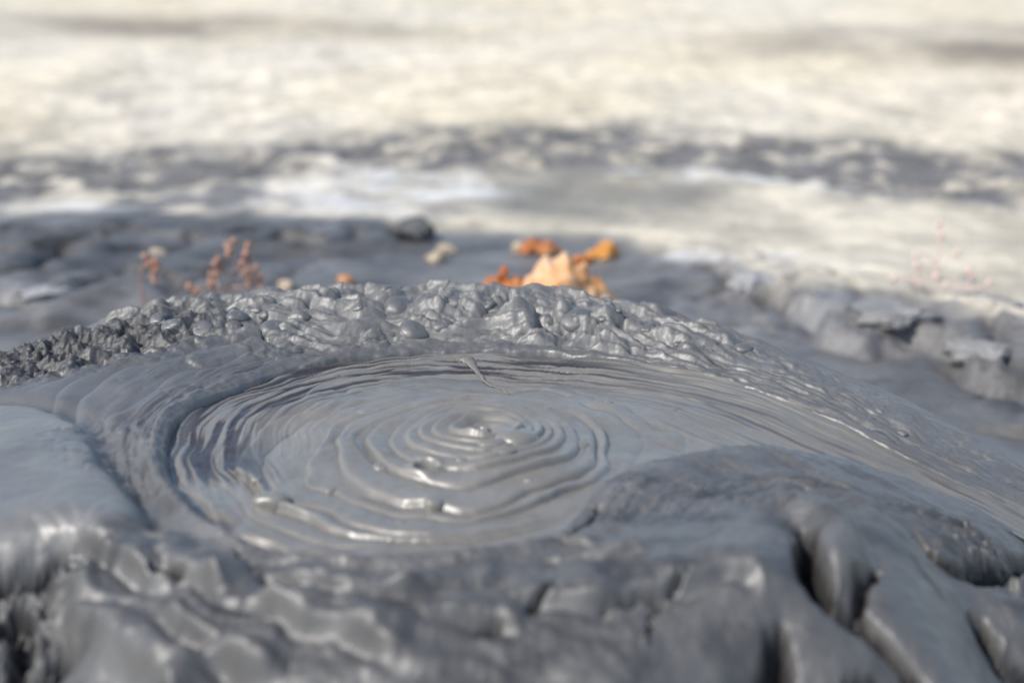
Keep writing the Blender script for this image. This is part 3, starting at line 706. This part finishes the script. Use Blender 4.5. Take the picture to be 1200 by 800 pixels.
    z = z + band * (.0075 * pid + .003 * pid2 - .011 * cut1 - .004 * cut2 + .006 * fbm(X / .03, Y / .03, 4, 671))
    z = z + bandl * (.010 * pid - .010 * cut1 * (pid > .3) + .004 * fbm(X / .03, Y / .03, 4, 675))
    lt = np.clip(band * sstep(.35, .8, pid * .6 + pid2 * .5) * np.clip(.7 + fbm(X / .03, Y / .03, 3, 681), 0, 1), 0, 1)
    col = col * (1 - .40 * lt[..., None]) + np.array([.42, .415, .41]) * .40 * lt[..., None]
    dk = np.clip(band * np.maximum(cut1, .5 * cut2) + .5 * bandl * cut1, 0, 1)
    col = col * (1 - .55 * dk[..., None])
    lt2 = bandl * sstep(.82, .95, pid2)
    col = col * (1 - .4 * lt2[..., None]) + np.array([.40, .40, .41]) * .4 * lt2[..., None]
    cl = [([(-0.5176, 1.3057, 0.02), (-0.4822, 1.3453, 0.02), (-0.4687, 1.4089, 0.02), (-0.467, 1.4468, 0.02)], .006), ([(-0.4621, 1.2385, 0.02), (-0.4146, 1.2101, 0.02), (-0.3758, 1.2899, 0.02)], .008), ([(-0.2496, 1.5073, 0.02), (-0.1916, 1.4866, 0.02), (-0.1695, 1.5371, 0.02)], .007)]
    for pts, w in cl:
        d4, s4, _ = gsoft(X + .01 * fbm(X / .04, Y / .04, 2, 621), Y, pts, 0)
        z = z - .018 * np.exp(-(d4 / w) ** 2) + .010 * np.exp(-((d4 - .03) / .025) ** 2)
    # land rises gently far off
    z = z + .0 * D + .03 * np.clip(Y - 6, 0, 200)
    z = np.where((Y < .9) & (np.abs(X) < .6), np.minimum(z, .0), z)
    V = np.stack([X.ravel(), Y.ravel(), z.ravel()], 1)
    wet = (grey * sstep(2.2, 1.6, Y) * .9).ravel()
    me = mesh_np('ground', V, gridq(len(xs), len(ys)), {'soil': col.reshape(-1, 3), 'wet': wet})
    m, nt, bs = nodes('salt_crust_and_mud')
    at = nt.nodes.new('ShaderNodeAttribute'); at.attribute_name = 'soil'
    aw = nt.nodes.new('ShaderNodeAttribute'); aw.attribute_name = 'wet'
    co = nt.nodes.new('ShaderNodeTexCoord').outputs['Object']
    n1 = tex(nt, 14, 8, .65, co); n2 = tex(nt, 60, 6, .7, co)
    c = mix(nt, maprange(nt, n1.outputs['Fac'], .40, .70, 0, .50), at.outputs['Color'], (.30, .285, .26), 'MULTIPLY')
    c2 = mix(nt, maprange(nt, n2.outputs['Fac'], .5, .75, 0, .35), c, (.62, .60, .56), 'MULTIPLY')
    nt.links.new(c2, bs.inputs['Base Color'])
    nt.links.new(maprange(nt, aw.outputs['Fac'], 0, 1, .92, .42), bs.inputs['Roughness'])
    bp = nt.nodes.new('ShaderNodeBump'); bp.inputs['Strength'].default_value = .5; bp.inputs['Distance'].default_value = .006
    nt.links.new(n2.outputs['Fac'], bp.inputs['Height']); nt.links.new(bp.outputs[0], bs.inputs['Normal'])
    o = link('ground', me, m); o['kind'] = 'structure'
    return xs, ys, z
GG = ground()
def gz(x, y): return max(zat(GG, x, y), zat(MG, x, y) if abs(x) < .7 and y < 1.4 else -1)

# ------------------------------------------------------------------ clods of dried mud
def clod_material(name, base):
    m, nt, b = nodes(name); co = nt.nodes.new('ShaderNodeTexCoord').outputs['Object']
    n = tex(nt, 40, 6, .65, co)
    c = ramp(nt, n.outputs['Fac'], [(.3, tuple(v * .7 for v in base)), (.55, base), (.75, tuple(min(1, v * 1.35) for v in base))])
    nt.links.new(c.outputs[0], b.inputs['Base Color']); b.inputs['Roughness'].default_value = .75
    bp = nt.nodes.new('ShaderNodeBump'); bp.inputs['Strength'].default_value = .6; bp.inputs['Distance'].default_value = .003
    nt.links.new(tex(nt, 160, 5, .65, co).outputs['Fac'], bp.inputs['Height']); nt.links.new(bp.outputs[0], b.inputs['Normal'])
    return m
PALE, GREYC, DARKC, BEIGE = (clod_material('pale_crust', (.33, .325, .325)), clod_material('grey_crust', (.23, .225, .22)), clod_material('dark_crust', (.10, .10, .10)), clod_material('beige_stone', (.50, .40, .29)))
def clod(name, label, cat, p, size, mat, seed, group=None, rz=0, sink=.35):
    bm = bmesh.new(); bmesh.ops.create_icosphere(bm, subdivisions=5, radius=1)
    sx, sy, sz = (v * (.60 if cat == 'mud clod' else .55 if cat == 'rock' else 1) for v in size)
    sink = sink + .20 if cat == 'mud clod' else sink
    rr = random.Random(seed); planes = []
    for _ in range(14):
        v = Vector((rr.gauss(0, 1), rr.gauss(0, 1), rr.gauss(0, .8))).normalized(); planes.append((v, rr.uniform(.62, .9)))
    co = np.array([v.co[:] for v in bm.verts], np.float32)
    n = fbm(co[:, 0] * 1.4 + seed, co[:, 1] * 1.4 + co[:, 2] * 1.1, 4, seed)
    n2 = fbm(co[:, 0] * 5 + seed, co[:, 1] * 5 + co[:, 2] * 4, 3, seed + 5)
    for v, a, b in zip(bm.verts, n, n2):
        q = v.co.copy()
        for pl, dd in planes:
            k = q.dot(pl) - dd
            if k > 0: q -= pl * k * .85
        q *= 1 + .34 * float(a) + .13 * float(b)
        v.co = Vector((q.x * sx, q.y * sy, q.z * sz))
    me = bpy.data.meshes.new(name); bm.to_mesh(me); bm.free(); me.polygons.foreach_set('use_smooth', [True] * len(me.polygons))
    o = link(name, me, mat, None, (p[0], p[1], gz(p[0], p[1]) + sz * (1 - 2 * sink)))
    o.rotation_euler = (0, 0, rz); tag(o, label, cat, group)
    return o
G1 = 'clods of dried mud behind the mound'
clod('mud_clod', 'pale blue-grey clod highest up the broken crust right of the mound', 'mud clod', (0.219, 1.2592, 0.02), (.040, .034, .020), PALE, 3, G1, .2, .45)
clod('mud_clod', 'wide flat grey slab of crust with a dark shadow under its front edge', 'mud clod', (0.3148, 1.129, 0.02), (.064, .045, .017), GREYC, 5, G1, -.1, .3)
clod('mud_clod', 'dark grey clod on the pale flat beside the faint red sprigs', 'mud clod', (0.4157, 1.2018, 0.02), (.055, .030, .018), GREYC, 8, G1, -.3, .4)
clod('mud_clod', 'grey block of mud at the lower right end of the broken slab', 'mud clod', (0.3624, 1.0445, 0.02), (.050, .035, .018), GREYC, 10, G1, -.6, .4)
clod('rock', 'dark angular rock at the far edge of the smooth grey flow', 'rock', (-0.1136, 1.543, 0.01), (.050, .040, .030), DARKC, 21, None, -.35, .3)
clod('mud_clod', 'pale wet clod in the dark mud at far left', 'mud clod', (-0.422, 1.2385, 0.02), (.038, .022, .012), PALE, 22, G1, .3, .4)
G2 = 'small beige stones behind the rim'
for p, s, l in (((-0.2064, 1.2673, 0.03), .0085, 'round cream stone beside the foot of the branching red sprig'), ((-0.1571, 1.2959, 0.03), .0070, 'orange-tan stone alone on the grey flow between sprig and rock'),
                ((-0.0772, 1.4089, 0.02), .0095, 'beige stone below the dark angular rock'), ((-0.0683, 1.4625, 0.02), .0085, 'pinkish stone touching the beige one below the rock'), ((0.0072, 1.4704, 0.02), .0085, 'cream stone left of the rust coloured leaf scrap'),
                ((-0.3673, 1.4391, 0.02), .0090, 'dull beige stone above the thin red sprig')):
    clod('small_stone', l, 'stone', p, (s * 1.15, s, s * .8), BEIGE if 'orange' not in l else clod_material('tan_stone', (.62, .30, .14)), int(s * 1e5) + int(p[0] * 999) % 97, G2, .3, .2)

# ------------------------------------------------------------------ dry leaves
def leaf_material(name, c1, c2, c3):
    m, nt, b = nodes(name); co = nt.nodes.new('ShaderNodeTexCoord').outputs['Object']
    n = tex(nt, 45, 4, .6, co, .5)
    r = ramp(nt, n.outputs['Fac'], [(.32, c1), (.5, c2), (.68, c3)])
    nt.links.new(r.outputs[0], b.inputs['Base Color']); b.inputs['Roughness'].default_value = .55
    tr = nt.nodes.new('ShaderNodeBsdfTranslucent'); nt.links.new(r.outputs[0], tr.inputs[0]); mx = nt.nodes.new('ShaderNodeMixShader'); mx.inputs[0].default_value = .35
    nt.links.new(b.outputs[0], mx.inputs[1]); nt.links.new(tr.outputs[0], mx.inputs[2]); nt.links.new(mx.outputs[0], nt.nodes['Material Output'].inputs[0])
    bp = nt.nodes.new('ShaderNodeBump'); bp.inputs['Strength'].default_value = .5; bp.inputs['Distance'].default_value = .002
    nt.links.new(tex(nt, 120, 4, .6, co).outputs['Fac'], bp.inputs['Height']); nt.links.new(bp.outputs[0], b.inputs['Normal'])
    return m
PEACH = leaf_material('peach_leaf', (.68, .28, .07), (.84, .50, .24), (.90, .74, .56))
RUST = leaf_material('rust_leaf', (.50, .15, .04), (.64, .24, .07), (.74, .44, .24))
GOLD = leaf_material('gold_leaf', (.66, .22, .04), (.74, .36, .07), (.78, .56, .20))
def leaf_mesh(name, L, Wd, lobes, curl, fold, seed, mat, wav=.12):
    """a lobed blade folded along its midrib and curled along its length, 0.4 mm thick"""
    nu, nv = 40, 28; V = []; rr = random.Random(seed); ph = rr.uniform(0, 6)
    for i in range(nu + 1):
        t = i / nu
        half = Wd * (math.sin(math.pi * min(1, t * .97 + .02)) ** .6) * (1 + .28 * math.cos(t * math.pi * 2 * lobes + ph)) * (.75 + .35 * (1 - t))
        a = curl * (t - .15)
        cx = L * (math.sin(a) / curl if curl else t); cz = L * ((1 - math.cos(a)) / curl if curl else 0)
        for j in range(nv + 1):
            s = (j / nv * 2 - 1)
            w = half * s
            zz = abs(w) * math.sin(fold) + wav * Wd * math.sin(t * 9 + s * 3 + ph) * abs(s)
            V.append((cx - zz * math.sin(a), w * math.cos(fold), cz + zz * math.cos(a) + .06 * Wd * math.sin(t * 21 + ph) * abs(s)))
    Q = [(i * (nv + 1) + j, i * (nv + 1) + j + 1, (i + 1) * (nv + 1) + j + 1, (i + 1) * (nv + 1) + j) for i in range(nu) for j in range(nv)]
    me = bpy.data.meshes.new(name); me.from_pydata(V, [], Q); me.polygons.foreach_set('use_smooth', [True] * len(Q)); me.materials.append(mat)
    return me
def crumpled_mesh(name, prof, Wd, H, D, seed, mat):
    """a dry leaf cupped face down over the ground: prof is its ridge height from end to end"""
    nu, nv = 60, 40; V = []
    u = np.linspace(0, 1, nu + 1); hp = np.interp(u, np.linspace(0, 1, len(prof)), prof)
    hp = np.convolve(np.pad(hp, 3, 'edge'), np.ones(7) / 7, 'valid')
    for i in range(nu + 1):
        for j in range(nv + 1):
            a = (j / nv * 2 - 1) * 1.45
            env = math.sin(math.pi * min(1, max(0, u[i] * .96 + .02))) ** .5
            V.append(((u[i] - .5) * Wd, D * math.sin(a) * env * (1 + .2 * math.sin(u[i] * 11 + seed)), H * hp[i] * max(.0, math.cos(a)) ** .8 * (1 - .16 * abs(math.sin(u[i] * 19 + seed)) * abs(math.cos(a * 1.5)))))
    V = np.array(V, np.float32)
    n = [fbm(V[:, 0] / (Wd * .22) + k * 7, V[:, 1] / (Wd * .22) + V[:, 2] / (Wd * .25), 4, seed + k, .6) for k in range(3)]
    V = V + np.stack(n, 1) * Wd * np.array([.04, .07, .055])
    me = bpy.data.meshes.new(name)
    Q = [(i * (nv + 1) + j, i * (nv + 1) + j + 1, (i + 1) * (nv + 1) + j + 1, (i + 1) * (nv + 1) + j) for i in range(nu) for j in range(nv)]
    me.from_pydata([tuple(map(float, v)) for v in V], [], Q); me.polygons.foreach_set('use_smooth', [True] * len(Q)); me.materials.append(mat)
    return me
def cupped_leaf(label, p, prof, Wd, H, D, seed, mat, lift=0., rz=0., stalk=None):
    root = empty('dry_leaf', (p[0], p[1], gz(p[0], p[1]) + lift), rz); tag(root, label, 'dry leaf', 'dry leaves behind the rim')
    o = link('blade', crumpled_mesh('blade', prof, Wd, H, D, seed, mat), None, root); so_ = o.modifiers.new('thick', 'SOLIDIFY'); so_.thickness = .0006
    if stalk:
        pts, rd, ms = stalk; link('stalk', tube_mesh('stalk', pts, rd, 10, 1, ms), None, root)
    return root
def leaf(name, label, p, L, Wd, lobes, curl, fold, seed, mat, rot, lift=0, cat='dry leaf'):
    root = empty(name, (p[0], p[1], gz(p[0], p[1]) + lift))
    tag(root, label, cat, 'dry leaves behind the rim')
    me = leaf_mesh('blade', L, Wd, lobes, curl, fold, seed, mat)
    o = link('blade', me, None, root); so_ = o.modifiers.new('thick', 'SOLIDIFY'); so_.thickness = .0005
    o.rotation_euler = rot
    st = tube_mesh('stalk', [(-L * .42, 0, .004), (-L * .25, 0, .003), (-L * .13, 0, .001), (0, 0, 0)], [.0012, .0009, .0008, .0006], 8, 1, mat)
    s_ = link('stalk', st, None, root); s_.rotation_euler = rot
    return root
cupped_leaf('large peach coloured curled dry leaf standing up behind the rim', (0.0451, 1.1895, 0.035), [.25, .42, .62, .85, .95, 1.0, .97, .72, .55, .42, .15], .096, .050, .026, 3, PEACH, .004, .1,
            ([(.006, .0, .040), (.012, 0, .043), (.020, .002, .041), (.026, .002, .037)], [.003, .0035, .003, .0015], RUST))
cupped_leaf('rust orange crumpled leaf against the left foot of the large peach leaf', (-0.0067, 1.1895, 0.035), [.3, .7, .95, 1, .9, .95, .8, .4], .052, .024, .018, 5, RUST, .008, -.1,
            ([(-.002, 0, .017), (-.001, 0, .022), (0, 0, .027), (.001, 0, .031)], [.0018, .0028, .0042, .0022], RUST))
cupped_leaf('rust coloured leaf scrap on the pale crust beyond the flow', (0.0304, 1.4546, 0.02), [.3, .8, 1, .6, .75, .5, .2], .044, .016, .014, 7, RUST, .002, .1)
cupped_leaf('golden orange leaf scrap right of the rust coloured one', (0.0929, 1.4239, 0.02), [.2, .4, .5, .7, 1, .9, .4], .033, .019, .014, 8, GOLD, .002, .2)
leaf('dry_leaf', 'amber bud shaped leaf at the foot of the thin red sprig', (-0.3098, 1.1909, 0.03), .018, .008, 1, 2.4, .7, 9, GOLD, (0, 0, .1), .002)
leaf('dry_leaf', 'small reddish leaf lying on the rim left of the thin sprig', (-0.3082, 1.0809, 0.05), .018, .006, 1, 1.2, .4, 10, RUST, (0, -.4, .5), .006)

# ------------------------------------------------------------------ red glasswort sprigs
def glass_mat(name, c1, c2):
    m, nt, b = nodes(name); co = nt.nodes.new('ShaderNodeTexCoord').outputs['Object']
    r = ramp(nt, tex(nt, 90, 3, .5, co).outputs['Fac'], [(.35, c1), (.65, c2)])
    nt.links.new(r.outputs[0], b.inputs['Base Color']); b.inputs['Roughness'].default_value = .4
    return m
REDST = glass_mat('red_stem', (.24, .14, .11), (.36, .25, .20)); REDTIP = glass_mat('orange_red_tip', (.34, .15, .09), (.44, .27, .20))
PALEST = glass_mat('faded_red_stem', (.58, .42, .36), (.66, .52, .45))
def beads(path, r):
    """stem built of swollen joints"""
    P = spline([(p[0], p[1]) for p in path], 12); Z = np.interp(np.linspace(0, len(path) - 1, len(P)), range(len(path)), [p[2] for p in path])
    L = 0; out = []; rad = []
    for i, (q, z) in enumerate(zip(P, Z)):
        out.append((q[0], q[1], z))
        if i: L += math.dist(out[-1], out[-2])
        rad.append(r * (.72 + .45 * abs(math.sin(L / (r * 3.0) * math.pi))) * (1 - .35 * i / len(P)))
    return out, rad
def sprig(label, p, branches, m1, m2, group, r=.0012):
    z0 = gz(p[0], p[1])
    root = empty('glasswort', (p[0], p[1], z0 - .002)); tag(root, label, 'plant', group)
    for k, (path, tips) in enumerate(branches):
        pa, ra = beads(path, r if k == 0 else r * .8)
        nm = 'stem' if k == 0 else 'branch'
        o = link(nm, tube_mesh(nm, pa, ra, 10, 1, m1), None, root)
        for (x, y, z, s) in tips:
            bm = bmesh.new(); bmesh.ops.create_icosphere(bm, subdivisions=3, radius=s * .9)
            for v in bm.verts: v.co = Vector((v.co.x, v.co.y, v.co.z * 1.35)) * (1 + .12 * math.sin(v.co.x * 2500 + v.co.z * 1800)) + Vector((x, y, z))
            me = bpy.data.meshes.new('bud'); bm.to_mesh(me); bm.free(); me.materials.append(m2); me.polygons.foreach_set('use_smooth', [True] * len(me.polygons))
            link('bud', me, None, o)
    return root
k = .0012
GP = 'red glasswort sprigs'
sprig('thin bent red sprig with a small cluster of buds, above the amber leaf', (-0.3207, 1.2021, 0.03), [
    ([(0, 0, 0), (-.003, 0, .018), (-.004, .002, .034), (.002, 0, .045), (.006, 0, .050)], [(.002, 0, .051, .0030), (.006, 0, .044, .0032), (.011, 0, .046, .0034), (.010, 0, .039, .003), (.008, 0, .033, .0026), (.012, 0, .041, .0028)]),
    ([(.002, 0, .045), (.008, 0, .038), (.009, 0, .030)], [(.009, 0, .029, .003)])], REDST, REDTIP, GP)
br = [([(0, 0, 0), (.008, 0, .010), (.018, 0, .022), (.024, .004, .040), (.022, .004, .058)], [])]
rr = random.Random(4)
br[0][1].extend([(.022 + rr.uniform(-.003, .003), rr.uniform(-.004, .004), .054 + i * .0035, .0030) for i in range(4)])
for (a, b) in (((.018, .022), (.012, .050)), ((.022, .036), (.034, .060)), ((.020, .028), (.040, .040)), ((.020, .024), (.046, .032)), ((.022, .034), (.036, .046)), ((.010, .012), (-.014, .022)), ((.014, .018), (.004, .034)), ((.004, .004), (-.022, .006)), ((.006, .006), (.030, .010))):
    path = [(a[0], 0, a[1]), ((a[0] + b[0]) / 2 + .002, rr.uniform(-.006, .006), (a[1] + b[1]) / 2 - .003), (b[0], rr.uniform(-.008, .008), b[1])]
    e = path[-1]
    br.append((path, [(e[0] + rr.uniform(-.0035, .0035), e[1] + rr.uniform(-.003, .003), e[2] - q * .0045 + .001, rr.uniform(.0024, .0034)) for q in range(4)]))
sprig('branching red sprig, tallest of the sprigs behind the left rim', (-0.2644, 1.1951, 0.035), br, REDST, REDTIP, GP)
sprig('low red sprig lying left of the branching one, close above the rim', (-0.2825, 1.1712, 0.04), [
    ([(0, 0, .0), (.006, 0, .006), (.010, 0, .014)], [(.010, 0, .016, .0028), (.008, 0, .009, .0026)]), ([(0, 0, .002), (-.008, 0, .004), (-.014, 0, .009)], [(-.014, 0, .010, .0028)])], REDST, REDTIP, GP)
for p, l, h in (((0.3961, 1.2962, 0.01), 'tall faded pink sprig on the pale flat above the dark grey clod', .055), ((0.3632, 1.2457, 0.01), 'low faded pink sprig left of the tall pale one', .022), ((0.4113, 1.2457, 0.01), 'low faded pink sprig close to the dark grey clod at right', .024)):
    sprig(l, p, [([(0, 0, 0), (.003, 0, h * .5), (.001, 0, h)], [(.001, 0, h, .003), (.004, 0, h * .8, .003)]), ([(.002, 0, h * .3), (-.010, 0, h * .5), (-.018, 0, h * .45)], [(-.018, 0, h * .45, .003)]),
                 ([(.002, 0, h * .2), (.012, 0, h * .35), (.020, 0, h * .5)], [(.020, 0, h * .5, .003)])], PALEST, PALEST, GP, .0014)

# ------------------------------------------------------------------ light
w = bpy.data.worlds.new("World"); scene.world = w; w.use_nodes = True
nt = w.node_tree; bg = nt.nodes['Background']
sky = nt.nodes.new('ShaderNodeTexSky'); sky.sky_type = 'NISHITA'; sky.sun_disc = False
EL, AZ = R(47), R(236)        # azimuth clockwise from +Y: the sun stands behind the camera's left shoulder
sky.sun_elevation = EL; sky.sun_rotation = AZ
nt.links.new(sky.outputs[0], bg.inputs[0]); bg.inputs[1].default_value = .15
sd = bpy.data.lights.new('sun', 'SUN'); sd.energy = 3.3; sd.angle = R(.5); sd.color = (1, .955, .88)
so_ = bpy.data.objects.new('sun', sd); COL.objects.link(so_)
dirv = Vector((math.sin(AZ) * math.cos(EL), math.cos(AZ) * math.cos(EL), math.sin(EL)))
so_.rotation_euler = dirv.to_track_quat('Z', 'Y').to_euler(); so_.location = dirv * 5
# ------------------------------------------------------------------ camera
cam = bpy.data.cameras.new('camera'); cam.lens = 50.0; cam.sensor_width = 36; cam.clip_start = .01; cam.clip_end = 500
cam.dof.use_dof = True; cam.dof.focus_distance = .71; cam.dof.aperture_fstop = 5.4
co_ = bpy.data.objects.new('camera', cam); COL.objects.link(co_); co_.location = (0, 0, .36); co_.rotation_euler = (R(90 - 17), 0, 0)
scene.camera = co_
scene.view_settings.view_transform = 'Standard'; scene.view_settings.look = 'None'; scene.view_settings.exposure = .42; scene.view_settings.gamma = 1
